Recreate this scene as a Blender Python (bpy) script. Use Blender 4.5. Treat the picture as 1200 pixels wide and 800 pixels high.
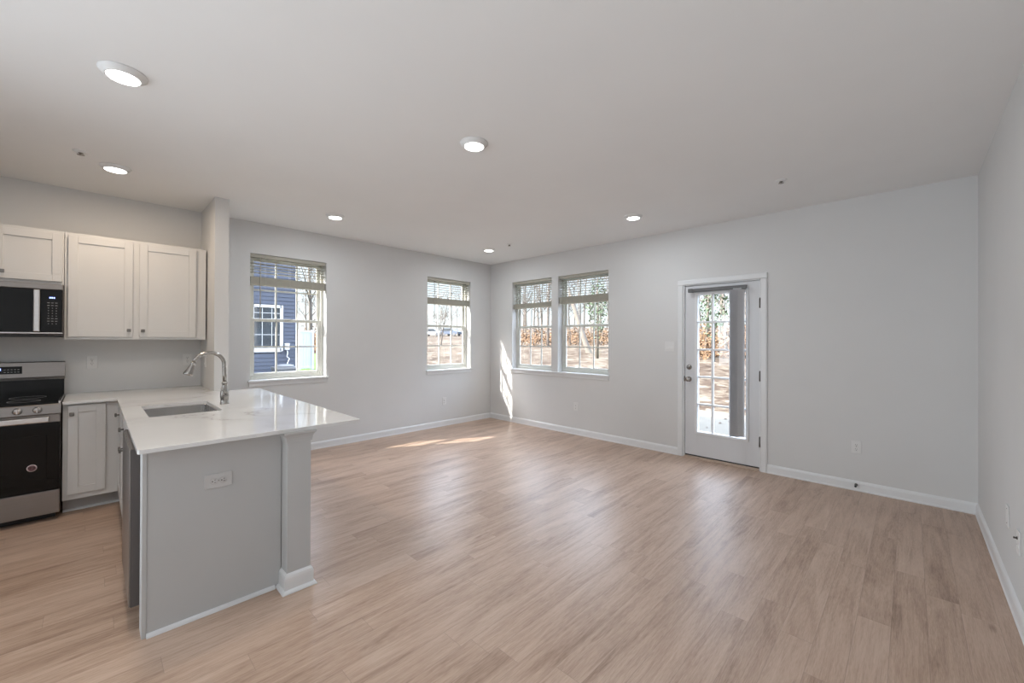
import bpy, bmesh, math, random
from mathutils import Vector, Matrix, noise
random.seed(7)
for _o in list(bpy.data.objects): bpy.data.objects.remove(_o)
SC = bpy.context.scene
COL = SC.collection
PI = math.pi
R = math.radians

# ------------------------------------------------------------------ camera, light, exposure
F_PX, YAW, Y0, ROLL, PITCH = 478.7184, 0.7733, 396.2069, -0.0036, 0.0037
cam_data = bpy.data.cameras.new('camera')
cam = bpy.data.objects.new('camera', cam_data)
COL.objects.link(cam)
cam_data.sensor_fit = 'HORIZONTAL'
cam_data.sensor_width = 36.0
cam_data.lens = F_PX / 1200.0 * 36.0
cam_data.shift_y = (Y0 - 400.0) / 1200.0
cam_data.clip_start = 0.02
cam_data.clip_end = 600
cam.matrix_world = (Matrix.Translation((5.4027, -4.9842, 1.3956)) @ Matrix.Rotation(YAW, 4, 'Z')
                    @ Matrix.Rotation(PI / 2 + PITCH, 4, 'X') @ Matrix.Rotation(-ROLL, 4, 'Z'))
SC.camera = cam
SC.view_settings.view_transform = 'Standard'
SC.view_settings.look = 'None'
SC.view_settings.gamma = 1.0
SC.view_settings.use_curve_mapping = False
SC.view_settings.exposure = 0.72

LAMP_W = 4.2             # watts of each ceiling light
LAMP_LIVING = (0.91, 0.985, 1.05)
LAMP_KITCHEN = (1.0, 0.80, 0.60)
SUN_DIR = Vector((0.55, 1.0, -0.93)).normalized()
SUN_E = 16.0

world = bpy.data.worlds.new('sky')
SC.world = world
world.use_nodes = True
wn = world.node_tree
wn.nodes.clear()
w_out = wn.nodes.new('ShaderNodeOutputWorld')
w_bg = wn.nodes.new('ShaderNodeBackground')
w_sky = wn.nodes.new('ShaderNodeTexSky')
w_sky.sky_type = 'NISHITA'
w_sky.sun_disc = False
w_sky.sun_elevation = R(39)
w_sky.sun_rotation = math.atan2(-SUN_DIR.x, -SUN_DIR.y)
w_sky.air_density = 1.0
w_sky.dust_density = 2.0
w_sky.ozone_density = 1.0
w_mul = wn.nodes.new('ShaderNodeMix'); w_mul.data_type = 'RGBA'; w_mul.blend_type = 'MIX'
w_scale = wn.nodes.new('ShaderNodeVectorMath'); w_scale.operation = 'SCALE'
w_scale.inputs['Scale'].default_value = 0.22
wn.links.new(w_sky.outputs[0], w_scale.inputs[0])
w_mul.inputs['Factor'].default_value = 0.55
w_mul.inputs['B'].default_value = (0.94, 1.02, 1.12, 1)
wn.links.new(w_scale.outputs[0], w_mul.inputs['A'])
# bright high overcast: the sky is several times brighter overhead than along the horizon
w_tc = wn.nodes.new('ShaderNodeTexCoord')
w_sep = wn.nodes.new('ShaderNodeSeparateXYZ'); wn.links.new(w_tc.outputs['Generated'], w_sep.inputs[0])
w_map = wn.nodes.new('ShaderNodeMapRange'); w_map.interpolation_type = 'SMOOTHSTEP'
for k_, v_ in (('From Min', 0.14), ('From Max', 0.46), ('To Min', 0.175), ('To Max', 1.5)): w_map.inputs[k_].default_value = v_
wn.links.new(w_sep.outputs[2], w_map.inputs['Value'])
w_grad = wn.nodes.new('ShaderNodeVectorMath'); w_grad.operation = 'SCALE'
wn.links.new(w_mul.outputs['Result'], w_grad.inputs[0]); wn.links.new(w_map.outputs[0], w_grad.inputs['Scale'])
wn.links.new(w_grad.outputs[0], w_bg.inputs['Color'])
w_bg.inputs['Strength'].default_value = 5.2
wn.links.new(w_bg.outputs[0], w_out.inputs[0])

sun_data = bpy.data.lights.new('sun', 'SUN')
sun_data.energy = SUN_E
sun_data.angle = R(0.6)
sun_data.color = (1.0, 0.95, 0.87)
sun = bpy.data.objects.new('sun', sun_data)
COL.objects.link(sun)
sun.rotation_euler = SUN_DIR.to_track_quat('-Z', 'Y').to_euler()
sun.location = (-20, -30, 30)

# unseen fill lamps added behind the camera to brighten ceiling and right wall
def add_fill_lamp(loc, aim, size, watts, color=(0.87, 0.965, 1.05), spread=180):
    ld = bpy.data.lights.new('added_fill_lamp', 'AREA')
    ld.shape = 'RECTANGLE'; ld.size, ld.size_y = size
    ld.energy = watts; ld.color = color; ld.spread = math.radians(spread)
    o = bpy.data.objects.new('added_fill_lamp', ld); COL.objects.link(o)
    o.location = loc
    o.rotation_euler = (Vector(aim) - Vector(loc)).to_track_quat('-Z', 'Y').to_euler()
add_fill_lamp((4.2, -7.3, 0.4), (5.2, -5.2, 2.74), (1.6, 2.2), 28, spread=140)
add_fill_lamp((2.2, -7.6, 1.3), (5.79, -3.2, 1.7), (1.6, 1.6), 19, spread=110)

# ------------------------------------------------------------------ material helpers
def new_mat(name):
    m = bpy.data.materials.new(name)
    m.use_nodes = True
    nt = m.node_tree
    return m, nt, nt.nodes['Principled BSDF']

def nd(nt, typ, ins=None, **props):
    n = nt.nodes.new(typ)
    for k, v in props.items(): setattr(n, k, v)
    for k, v in (ins or {}).items():
        if isinstance(v, bpy.types.NodeSocket): nt.links.new(v, n.inputs[k])
        else: n.inputs[k].default_value = v
    return n

def mth(nt, op, a, b=None, c=None):
    n = nt.nodes.new('ShaderNodeMath'); n.operation = op
    for i, v in enumerate((a, b, c)):
        if v is None: continue
        if isinstance(v, bpy.types.NodeSocket): nt.links.new(v, n.inputs[i])
        else: n.inputs[i].default_value = v
    return n.outputs[0]

def ramp(nt, fac, stops):
    n = nt.nodes.new('ShaderNodeValToRGB')
    nt.links.new(fac, n.inputs[0])
    el = n.color_ramp.elements
    while len(el) < len(stops): el.new(0.5)
    for e, (p, c) in zip(el, stops):
        e.position = p; e.color = (*c, 1)
    return n.outputs[0]

def simple(name, color, rough=0.5, metal=0.0, bump=0.0, bscale=200.0, vary=0.04, vscale=3.0, spec=0.5, coat=0.0):
    m, nt, b = new_mat(name)
    co = nd(nt, 'ShaderNodeTexCoord').outputs['Object']
    nz = nd(nt, 'ShaderNodeTexNoise', {'Vector': co, 'Scale': vscale, 'Detail': 3.0}).outputs['Fac']
    lo = tuple(c * (1 - vary) for c in color); hi = tuple(min(1, c * (1 + vary)) for c in color)
    nt.links.new(ramp(nt, nz, [(0.3, lo), (0.7, hi)]), b.inputs['Base Color'])
    b.inputs['Roughness'].default_value = rough
    b.inputs['Metallic'].default_value = metal
    b.inputs['Specular IOR Level'].default_value = spec
    b.inputs['Coat Weight'].default_value = coat
    if bump:
        bn = nd(nt, 'ShaderNodeTexNoise', {'Vector': co, 'Scale': bscale, 'Detail': 2.0}).outputs['Fac']
        bp = nd(nt, 'ShaderNodeBump', {'Height': bn, 'Strength': bump, 'Distance': 0.002})
        nt.links.new(bp.outputs[0], b.inputs['Normal'])
    return m

def steel(name, color, rough=0.28, stretch=(2, 2, 300)):
    m, nt, b = new_mat(name)
    co = nd(nt, 'ShaderNodeTexCoord').outputs['Object']
    mp = nd(nt, 'ShaderNodeMapping', {'Vector': co, 'Scale': stretch})
    nz = nd(nt, 'ShaderNodeTexNoise', {'Vector': mp.outputs[0], 'Scale': 1.0, 'Detail': 4.0}).outputs['Fac']
    nt.links.new(ramp(nt, nz, [(0.3, tuple(c * .93 for c in color)), (0.7, color)]), b.inputs['Base Color'])
    nt.links.new(mth(nt, 'MULTIPLY_ADD', nz, 0.16, rough - 0.08), b.inputs['Roughness'])
    b.inputs['Metallic'].default_value = 1.0
    return m

def emit(name, color, strength):
    m, nt, b = new_mat(name)
    b.inputs['Base Color'].default_value = (*color, 1)
    b.inputs['Emission Color'].default_value = (*color, 1)
    b.inputs['Emission Strength'].default_value = strength
    return m

M = {}
M['wall'] = simple('wall_paint', (0.70, 0.697, 0.690), 0.85, bump=0.12, bscale=350, vary=0.012, vscale=2, spec=0.3)
M['ceil'] = simple('ceiling_paint', (0.85, 0.85, 0.845), 0.9, bump=0.1, bscale=300, vary=0.01, vscale=2, spec=0.2)
M['trim'] = simple('white_trim_paint', (0.78, 0.785, 0.79), 0.38, vary=0.012)
M['door'] = simple('door_paint', (0.69, 0.695, 0.71), 0.4, vary=0.012)
M['cab'] = simple('cabinet_white', (0.67, 0.665, 0.655), 0.42, vary=0.012)
M['panel'] = simple('peninsula_panel_paint', (0.54, 0.545, 0.545), 0.6, vary=0.01, bump=0.03)
M['toe'] = simple('toe_kick_paint', (0.45, 0.44, 0.43), 0.55)
M['vinyl'] = simple('window_vinyl', (0.66, 0.66, 0.61), 0.4, vary=0.01)
M['blind'] = simple('blind_slat_shaded', (0.43, 0.41, 0.345), 0.5, vary=0.04, vscale=30)  # off-white slats; their backlit shade is put into this darker tan
M['vane'] = simple('vertical_vane', (0.80, 0.80, 0.815), 0.55, vary=0.02, vscale=20)
_vm = M['vane'].node_tree
_tr = _vm.nodes.new('ShaderNodeBsdfTranslucent'); _tr.inputs['Color'].default_value = (0.8, 0.8, 0.82, 1)
_mx = _vm.nodes.new('ShaderNodeMixShader'); _mx.inputs[0].default_value = 0.4
_vm.links.new(_vm.nodes['Principled BSDF'].outputs[0], _mx.inputs[1]); _vm.links.new(_tr.outputs[0], _mx.inputs[2])
_vm.links.new(_mx.outputs[0], _vm.nodes['Material Output'].inputs[0])
M['grayrail'] = simple('grey_headrail', (0.13, 0.13, 0.13), 0.5)
M['plastic'] = simple('white_plastic', (0.76, 0.755, 0.745), 0.35, vary=0.01)
M['greyplate'] = simple('grey_white_plate', (0.60, 0.595, 0.59), 0.4, vary=0.01)  # greyer plate, toned close to the end panel
M['slot'] = simple('dark_slot', (0.03, 0.028, 0.027), 0.6)
M['nickel'] = steel('satin_nickel', (0.42, 0.40, 0.375), 0.26, (30, 30, 30))
M['darkmetal'] = steel('dark_bronze_metal', (0.16, 0.15, 0.14), 0.35, (30, 30, 30))
M['steel'] = steel('brushed_stainless', (0.30, 0.278, 0.265), 0.38, (2, 2, 260))
M['knob'] = steel('dark_nickel', (0.22, 0.21, 0.20), 0.4, (30, 30, 30))
M['steelbright'] = steel('polished_stainless', (0.62, 0.59, 0.575), 0.24, (2, 2, 120))
M['sinksteel'] = steel('sink_stainless', (0.62, 0.61, 0.60), 0.25, (120, 3, 3))
M['blackglass'] = simple('black_glass', (0.006, 0.006, 0.006), 0.07, vary=0.0, spec=0.22)
M['black'] = simple('black_enamel', (0.012, 0.012, 0.012), 0.3)
M['dwside'] = simple('dishwasher_side', (0.10, 0.088, 0.085), 0.5)
M['keymark'] = simple('keypad_print', (0.32, 0.32, 0.32), 0.5)
M['bluedisp'] = emit('blue_display', (0.25, 0.35, 1.0), 3.0)
M['lens'] = emit('lamp_lens', (1.0, 0.98, 0.95), 6.0)
M['lamptrim'] = simple('lamp_trim', (0.80, 0.80, 0.795), 0.5)
M['sticker'] = simple('sticker_paper', (0.72, 0.60, 0.62), 0.6)
M['stickerink'] = simple('sticker_ink', (0.35, 0.20, 0.22), 0.6)
M['threshold'] = simple('oak_threshold', (0.56, 0.43, 0.34), 0.5, vary=0.1, vscale=20)
M['rubber'] = simple('dark_rubber', (0.05, 0.05, 0.055), 0.7)
M['knit'] = simple('cord_white', (0.7, 0.69, 0.66), 0.7)

def glass_mat(name, tint=(1, 1, 1), refl=0.07):
    m = bpy.data.materials.new(name); m.use_nodes = True
    nt = m.node_tree; nt.nodes.clear()
    out = nd(nt, 'ShaderNodeOutputMaterial')
    t = nd(nt, 'ShaderNodeBsdfTransparent', {'Color': (*tint, 1)})
    g = nd(nt, 'ShaderNodeBsdfGlossy', {'Color': (1, 1, 1, 1), 'Roughness': 0.02})
    fr = nd(nt, 'ShaderNodeLayerWeight', {'Blend': 0.12})
    f = mth(nt, 'MULTIPLY_ADD', fr.outputs['Fresnel'], 0.6, refl * 0.3)
    mx = nd(nt, 'ShaderNodeMixShader', {0: f, 1: t.outputs[0], 2: g.outputs[0]})
    nt.links.new(mx.outputs[0], out.inputs[0])
    return m
M['glass'] = glass_mat('window_glass', (0.97, 0.98, 0.98))

def floor_mat():
    m, nt, b = new_mat('vinyl_plank_floor')
    co = nd(nt, 'ShaderNodeTexCoord').outputs['Object']
    s = nd(nt, 'ShaderNodeSeparateXYZ', {0: co})
    x, y = s.outputs[0], s.outputs[1]
    W_, L_ = 0.127, 1.22
    r = mth(nt, 'DIVIDE', x, W_)
    row = mth(nt, 'FLOOR', r); fr = mth(nt, 'FRACT', r)
    rr = nd(nt, 'ShaderNodeTexWhiteNoise', {'W': row}, noise_dimensions='1D').outputs['Value']
    c = mth(nt, 'ADD', mth(nt, 'DIVIDE', y, L_), mth(nt, 'MULTIPLY', rr, 9.37))
    colm = mth(nt, 'FLOOR', c); fc = mth(nt, 'FRACT', c)
    idv = nd(nt, 'ShaderNodeCombineXYZ', {0: row, 1: colm, 2: 3.7})
    rnd = nd(nt, 'ShaderNodeTexWhiteNoise', {'Vector': idv.outputs[0]}, noise_dimensions='3D').outputs['Value']
    rz = mth(nt, 'MULTIPLY', rnd, 60.0)
    g1 = nd(nt, 'ShaderNodeCombineXYZ', {0: mth(nt, 'MULTIPLY', x, 13.0), 1: mth(nt, 'MULTIPLY', y, 1.5), 2: rz})
    n1 = nd(nt, 'ShaderNodeTexNoise', {'Vector': g1.outputs[0], 'Scale': 1.0, 'Detail': 7.0, 'Roughness': 0.62, 'Distortion': 1.1}).outputs['Fac']
    g2 = nd(nt, 'ShaderNodeCombineXYZ', {0: mth(nt, 'MULTIPLY', x, 95.0), 1: mth(nt, 'MULTIPLY', y, 3.0), 2: rz})
    n2 = nd(nt, 'ShaderNodeTexNoise', {'Vector': g2.outputs[0], 'Scale': 1.0, 'Detail': 4.0, 'Roughness': 0.6, 'Distortion': 0.4}).outputs['Fac']
    g3 = nd(nt, 'ShaderNodeCombineXYZ', {0: mth(nt, 'MULTIPLY', x, 5.0), 1: mth(nt, 'MULTIPLY', y, 1.6), 2: rz})
    n3 = nd(nt, 'ShaderNodeTexNoise', {'Vector': g3.outputs[0], 'Scale': 1.0, 'Detail': 2.0}).outputs['Fac']
    g4 = nd(nt, 'ShaderNodeCombineXYZ', {0: mth(nt, 'MULTIPLY', x, 330.0), 1: mth(nt, 'MULTIPLY', y, 22.0), 2: rz})
    n4 = nd(nt, 'ShaderNodeTexNoise', {'Vector': g4.outputs[0], 'Scale': 1.0, 'Detail': 2.0}).outputs['Fac']
    v = mth(nt, 'MULTIPLY', n1, 0.78)
    v = mth(nt, 'MULTIPLY_ADD', n2, 0.42, v)
    v = mth(nt, 'MULTIPLY_ADD', n4, 0.38, v)
    v = mth(nt, 'MULTIPLY_ADD', n3, 0.30, v)
    v = mth(nt, 'MULTIPLY_ADD', rnd, 0.13, v)
    v = mth(nt, 'SUBTRACT', v, 0.495)
    base = ramp(nt, v, [(0.22, (0.26, 0.163, 0.115)), (0.42, (0.43, 0.297, 0.218)), (0.58, (0.53, 0.382, 0.291)), (0.8, (0.62, 0.468, 0.37))])
    # sparse knots
    kv = nd(nt, 'ShaderNodeCombineXYZ', {0: mth(nt, 'MULTIPLY', x, 3.2), 1: mth(nt, 'MULTIPLY', y, 1.1), 2: rz})
    vo = nd(nt, 'ShaderNodeTexVoronoi', {'Vector': kv.outputs[0], 'Scale': 1.0, 'Randomness': 1.0}).outputs['Distance']
    kn = ramp(nt, mth(nt, 'MULTIPLY_ADD', n2, 0.06, vo), [(0.045, (0.6, 0.55, 0.5)), (0.095, (1, 1, 1))])
    mk = nd(nt, 'ShaderNodeMix', {'Factor': 1.0, 'A': base, 'B': kn}, data_type='RGBA', blend_type='MULTIPLY')
    ex = mth(nt, 'MULTIPLY', mth(nt, 'MINIMUM', fr, mth(nt, 'SUBTRACT', 1.0, fr)), W_)
    ey = mth(nt, 'MULTIPLY', mth(nt, 'MINIMUM', fc, mth(nt, 'SUBTRACT', 1.0, fc)), L_)
    seam = mth(nt, 'LESS_THAN', mth(nt, 'MINIMUM', ex, ey), 0.0011)
    mx = nd(nt, 'ShaderNodeMix', {'Factor': mth(nt, 'MULTIPLY', seam, 0.28), 'A': mk.outputs['Result'], 'B': (0.10, 0.065, 0.05, 1)}, data_type='RGBA')
    nt.links.new(mx.outputs['Result'], b.inputs['Base Color'])
    nt.links.new(mth(nt, 'MULTIPLY_ADD', n2, 0.16, 0.29), b.inputs['Roughness'])
    h = mth(nt, 'SUBTRACT', mth(nt, 'MULTIPLY', n2, 0.25), seam)
    bp = nd(nt, 'ShaderNodeBump', {'Height': h, 'Strength': 0.3, 'Distance': 0.0015})
    nt.links.new(bp.outputs[0], b.inputs['Normal'])
    b.inputs['Specular IOR Level'].default_value = 0.5
    return m
M['floor'] = floor_mat()

def quartz_mat():
    m, nt, b = new_mat('veined_quartz')
    co = nd(nt, 'ShaderNodeTexCoord').outputs['Object']
    d = nd(nt, 'ShaderNodeTexNoise', {'Vector': co, 'Scale': 1.6, 'Detail': 5.0, 'Roughness': 0.6}).outputs['Color']
    wv = nd(nt, 'ShaderNodeVectorMath', {0: d, 1: (0.9, 0.9, 0.9)}, operation='MULTIPLY')
    ad = nd(nt, 'ShaderNodeVectorMath', {0: co, 1: wv.outputs[0]}, operation='ADD')
    n = nd(nt, 'ShaderNodeTexNoise', {'Vector': ad.outputs[0], 'Scale': 0.9, 'Detail': 2.0}).outputs['Fac']
    vein = mth(nt, 'ABSOLUTE', mth(nt, 'SUBTRACT', n, 0.5))
    brk = nd(nt, 'ShaderNodeTexNoise', {'Vector': co, 'Scale': 2.3, 'Detail': 2.0}).outputs['Fac']
    vm = mth(nt, 'ADD', vein, mth(nt, 'MULTIPLY', mth(nt, 'MAXIMUM', mth(nt, 'SUBTRACT', 0.55, brk), 0.0), 0.12))
    v1 = ramp(nt, vm, [(0.0, (0.50, 0.49, 0.47)), (0.006, (0.69, 0.68, 0.665)), (0.035, (0.745, 0.74, 0.73)), (0.12, (0.775, 0.772, 0.762))])
    nt.links.new(v1, b.inputs['Base Color'])
    b.inputs['Roughness'].default_value = 0.07
    b.inputs['Specular IOR Level'].default_value = 0.6
    return m
M['quartz'] = quartz_mat()

# ------------------------------------------------------------------ mesh helpers
class MB:
    def __init__(self, off=(0, 0, 0)):
        self.bm = bmesh.new(); self.off = Vector(off)
    def _merge(self, tb, smooth=False):
        if smooth:
            for f in tb.faces: f.smooth = True
        me = bpy.data.meshes.new('t'); tb.to_mesh(me); tb.free()
        self.bm.from_mesh(me); bpy.data.meshes.remove(me)
    def box(self, x0, x1, y0, y1, z0, z1, bev=0.0, seg=2):
        tb = bmesh.new()
        bmesh.ops.create_cube(tb, size=1, matrix=Matrix.Translation(((x0 + x1) / 2, (y0 + y1) / 2, (z0 + z1) / 2)) @ Matrix.Diagonal((abs(x1 - x0), abs(y1 - y0), abs(z1 - z0), 1)))
        if bev:
            bmesh.ops.bevel(tb, geom=list(tb.edges), offset=bev, segments=seg, affect='EDGES', profile=0.5)
        self._merge(tb); return self
    def tube(self, pts, rad, seg=12, caps=True, smooth=True):
        """swept tube through pts; rad number or list"""
        pts = [Vector(p) for p in pts]
        n = len(pts)
        rads = rad if isinstance(rad, (list, tuple)) else [rad] * n
        tb = bmesh.new(); rings = []
        up = None
        for i, p in enumerate(pts):
            t = (pts[min(i + 1, n - 1)] - pts[max(i - 1, 0)]).normalized()
            if up is None:
                up = Vector((0, 0, 1)) if abs(t.z) < 0.9 else Vector((1, 0, 0))
            a = t.cross(up).normalized(); bb = a.cross(t).normalized(); up = bb
            rings.append([tb.verts.new(p + a * (rads[i] * math.cos(2 * PI * k / seg)) + bb * (rads[i] * math.sin(2 * PI * k / seg))) for k in range(seg)])
        for i in range(n - 1):
            for k in range(seg):
                tb.faces.new((rings[i][k], rings[i][(k + 1) % seg], rings[i + 1][(k + 1) % seg], rings[i + 1][k]))
        if smooth:
            for f in tb.faces: f.smooth = True
        if caps:
            tb.faces.new(rings[0][::-1]); tb.faces.new(rings[-1])
        bmesh.ops.recalc_face_normals(tb, faces=list(tb.faces))
        self._merge(tb); return self
    def lathe(self, prof, c=(0, 0, 0), axis='Z', seg=32, smooth=True, rot=None):
        """prof: list of (radius, height)"""
        tb = bmesh.new(); rings = []
        for r_, h in prof:
            if r_ < 1e-6: rings.append([tb.verts.new((0, 0, h))])
            else: rings.append([tb.verts.new((r_ * math.cos(2 * PI * k / seg), r_ * math.sin(2 * PI * k / seg), h)) for k in range(seg)])
        for a, b in zip(rings[:-1], rings[1:]):
            for k in range(seg):
                v = [a[k % len(a)], a[(k + 1) % len(a)], b[(k + 1) % len(b)], b[k % len(b)]]
                u = []
                for q in v:
                    if q not in u: u.append(q)
                if len(u) >= 3:
                    f = tb.faces.new(u); f.smooth = smooth
        if len(rings[0]) > 1: tb.faces.new(rings[0][::-1])
        if len(rings[-1]) > 1: tb.faces.new(rings[-1])
        bmesh.ops.recalc_face_normals(tb, faces=list(tb.faces))
        if rot is None:
            rot = {'Z': Matrix.Identity(4), 'X': Matrix.Rotation(PI / 2, 4, 'Y'), '-X': Matrix.Rotation(-PI / 2, 4, 'Y'), 'Y': Matrix.Rotation(-PI / 2, 4, 'X'), '-Y': Matrix.Rotation(PI / 2, 4, 'X')}[axis]
        bmesh.ops.transform(tb, matrix=Matrix.Translation(c) @ rot, verts=list(tb.verts))
        self._merge(tb); return self
    def prism(self, poly, axis, a, b):
        """extrude 2D polygon along axis from a to b.  axis X: poly=(y,z); Y: (x,z); Z: (x,y)"""
        tb = bmesh.new()
        def P(u, v, t): return {'X': (t, u, v), 'Y': (u, t, v), 'Z': (u, v, t)}[axis]
        A = [tb.verts.new(P(u, v, a)) for u, v in poly]; B = [tb.verts.new(P(u, v, b)) for u, v in poly]
        n = len(poly)
        tb.faces.new(A[::-1]); tb.faces.new(B)
        for i in range(n): tb.faces.new((A[i], A[(i + 1) % n], B[(i + 1) % n], B[i]))
        bmesh.ops.recalc_face_normals(tb, faces=list(tb.faces))
        self._merge(tb); return self
    def quad(self, pts):
        self.bm.faces.new([self.bm.verts.new(p) for p in pts]); return self
    def build(self, name, mat, parent=None, auto=False):
        if self.off.length: bmesh.ops.translate(self.bm, vec=-self.off, verts=list(self.bm.verts))
        me = bpy.data.meshes.new(name); self.bm.to_mesh(me); self.bm.free()
        me.materials.append(M[mat] if isinstance(mat, str) else mat)
        o = bpy.data.objects.new(name, me); COL.objects.link(o)
        if parent is not None: o.parent = parent
        else: o.location = self.off
        return o

def tag(o, label, cat, group=None, kind=None):
    o['label'] = label; o['category'] = cat
    if group: o['group'] = group
    if kind: o['kind'] = kind
    return o
def thing(name, label, cat, loc=(0, 0, 0), rz=0.0, group=None):
    o = bpy.data.objects.new(name, None); COL.objects.link(o)
    o.empty_display_size = 0.1
    o.location = loc; o.rotation_euler = (0, 0, rz)
    return tag(o, label, cat, group)
def struct(o):
    o['kind'] = 'structure'; return o
def sroot(name, loc, rz=0.0):
    o = bpy.data.objects.new(name, None); COL.objects.link(o)
    o.location = loc; o.rotation_euler = (0, 0, rz)
    return struct(o)
def dup(root, loc=None, rz=None):
    r = root.copy(); COL.objects.link(r)
    if loc is not None: r.location = loc
    if rz is not None: r.rotation_euler = (0, 0, rz)
    for ch in list(root.children):
        c = ch.copy(); COL.objects.link(c); c.parent = r
        for g in list(ch.children):
            d = g.copy(); COL.objects.link(d); d.parent = c
    return r
L90 = PI / 2

# ------------------------------------------------------------------ room shell
H, W, YB, TH = 2.74, 5.792, -8.8, 0.18
W1 = (-3.736, -2.885, 0.915, 2.38)
W2 = (-1.344, -0.470, 0.910, 2.38)
W3 = (0.543, 1.397, 0.905, 2.372)
W4 = (1.523, 2.404, 0.905, 2.372)
DR = (3.438, 4.252, 0.0, 2.058)

struct(MB().box(-TH, W + TH, YB - TH, TH, -0.12, 0.0).build('floor', 'floor'))
struct(MB().box(-TH, W + TH, YB - TH, TH, H, H + 0.2).build('ceiling', 'ceil'))
def holed(axis, u0, u1, z1, holes, p0, p1):
    mb = MB()
    def bx(a, b, c, d):
        if b - a < 1e-4 or d - c < 1e-4: return
        if axis == 'x': mb.box(p0, p1, a, b, c, d)
        else: mb.box(a, b, p0, p1, c, d)
    cur = u0
    for a, b, c, d in sorted(holes):
        bx(cur, a, 0, z1); bx(a, b, 0, c); bx(a, b, d, z1); cur = b
    bx(cur, u1, 0, z1)
    return mb
struct(holed('x', YB, 0.0, H, [W1, W2], -TH, 0.0).build('wall_left', 'wall'))
struct(holed('y', -TH, W + TH, H, [W3, W4, DR], 0.0, TH).build('wall_back', 'wall'))
struct(MB().box(W, W + TH, YB, 0, 0, H).build('wall_right', 'wall'))
struct(MB().box(-TH, W + TH, YB - TH, YB, 0, H).build('wall_front', 'wall'))
WX = 0.69
struct(MB().box(0, WX, -4.187, -4.074, 0, H, 0.0).build('wall_partition', 'wall'))
struct(MB().box(WX, 2.85, -4.222, -4.112, 0, 0.879).build('wall_half', 'wall'))

BASE = [(0, 0), (-0.018, 0), (-0.019, 0.008), (-0.014, 0.018), (-0.013, 0.070), (-0.009, 0.082), (-0.0045, 0.088), (0, 0.092)]
def baseboard(name, axis, a, b, plane, sgn):
    """profile offset -v towards the room by sgn"""
    poly = [(plane - sgn * u, z) for u, z in BASE]
    return struct(MB().prism(poly, axis, a, b).build(name, 'trim'))
baseboard('baseboard_left', 'Y', -4.074, 0.0, 0.0, 1)
baseboard('baseboard_back', 'X', 0.0, 3.371, 0.0, -1)
baseboard('baseboard_back', 'X', 4.317, W, 0.0, -1)
baseboard('baseboard_right', 'Y', YB, 0.0, W, -1)
baseboard('baseboard_partition', 'X', 0.0, WX, -4.074, 1)

# ------------------------------------------------------------------ windows (local: x along wall, +y outward, z up)
def make_window(n, w, h, loc, rz):
    t = sroot('window_%d' % n, loc, rz)
    fb, d0, d1 = 0.034, 0.105, 0.172
    f = MB()
    f.box(0, fb, d0, d1, 0, h, 0.003); f.box(w - fb, w, d0, d1, 0, h, 0.003)
    f.box(fb, w - fb, d0, d1, 0, 0.036, 0.003); f.box(fb, w - fb, d0, d1, h - fb, h, 0.003)
    f.build('window_frame', 'vinyl', t)
    mid = 0.722
    def sash(z0, z1, y0, y1, bot, top):
        s = MB(); st = 0.036
        s.box(fb, fb + st, y0, y1, z0, z1, 0.003); s.box(w - fb - st, w - fb, y0, y1, z0, z1, 0.003)
        s.box(fb + st, w - fb - st, y0, y1, z0, z0 + bot, 0.003); s.box(fb + st, w - fb - st, y0, y1, z1 - top, z1, 0.003)
        a0, a1, b0, b1 = fb + st, w - fb - st, z0 + bot, z1 - top
        ym = (y0 + y1) / 2
        for k in (1, 2):
            xm = a0 + (a1 - a0) * k / 3
            s.box(xm - 0.009, xm + 0.009, ym - 0.006, ym + 0.006, b0, b1)
        zm = (b0 + b1) / 2
        s.box(a0, a1, ym - 0.0055, ym + 0.0055, zm - 0.009, zm + 0.009)
        so = s.build('sash', 'vinyl', t)
        g = MB().box(a0 - 0.004, a1 + 0.004, ym - 0.002, ym + 0.002, b0 - 0.004, b1 + 0.004).build('pane', 'glass', so)
    sash(0.036, mid, 0.112, 0.138, 0.042, 0.032)
    sash(mid - 0.034, h - fb, 0.141, 0.166, 0.034, 0.03)
    l = MB().box(w / 2 - 0.03, w / 2 + 0.03, 0.098, 0.114, mid - 0.012, mid + 0.004, 0.003)
    l.build('sash_lock', 'vinyl', t)
    return t
def stool(u0, u1, z, loc_axis):
    """interior sill and apron; local coords like the window"""
    mb = MB()
    mb.box(u0, u1, -0.001, 0.106, z - 0.004, z + 0.002)
    mb.box(u0 - 0.022, u1 + 0.022, -0.03, 0.0, z - 0.02, z + 0.002, 0.004)
    mb.box(u0 - 0.012, u1 + 0.012, -0.012, 0.0, z - 0.068, z - 0.02, 0.003)
    return mb
for n, (a, b, c, d), rz in ((1, W1, L90), (2, W2, L90), (3, W3, 0), (4, W4, 0)):
    loc = (0, a, c) if rz else (a, 0, c)
    make_window(n, b - a, d - c, loc, rz)
for n, (a, b, c, d), rz in ((1, W1, L90), (2, W2, L90), (3, (W3[0], W4[1], W3[2], 0), 0)):
    mb = stool(a, b, c, rz)
    if rz: bmesh.ops.transform(mb.bm, matrix=Matrix.Rotation(L90, 4, 'Z'), verts=list(mb.bm.verts))
    struct(mb.build('trim_%d' % n, 'trim'))

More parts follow.
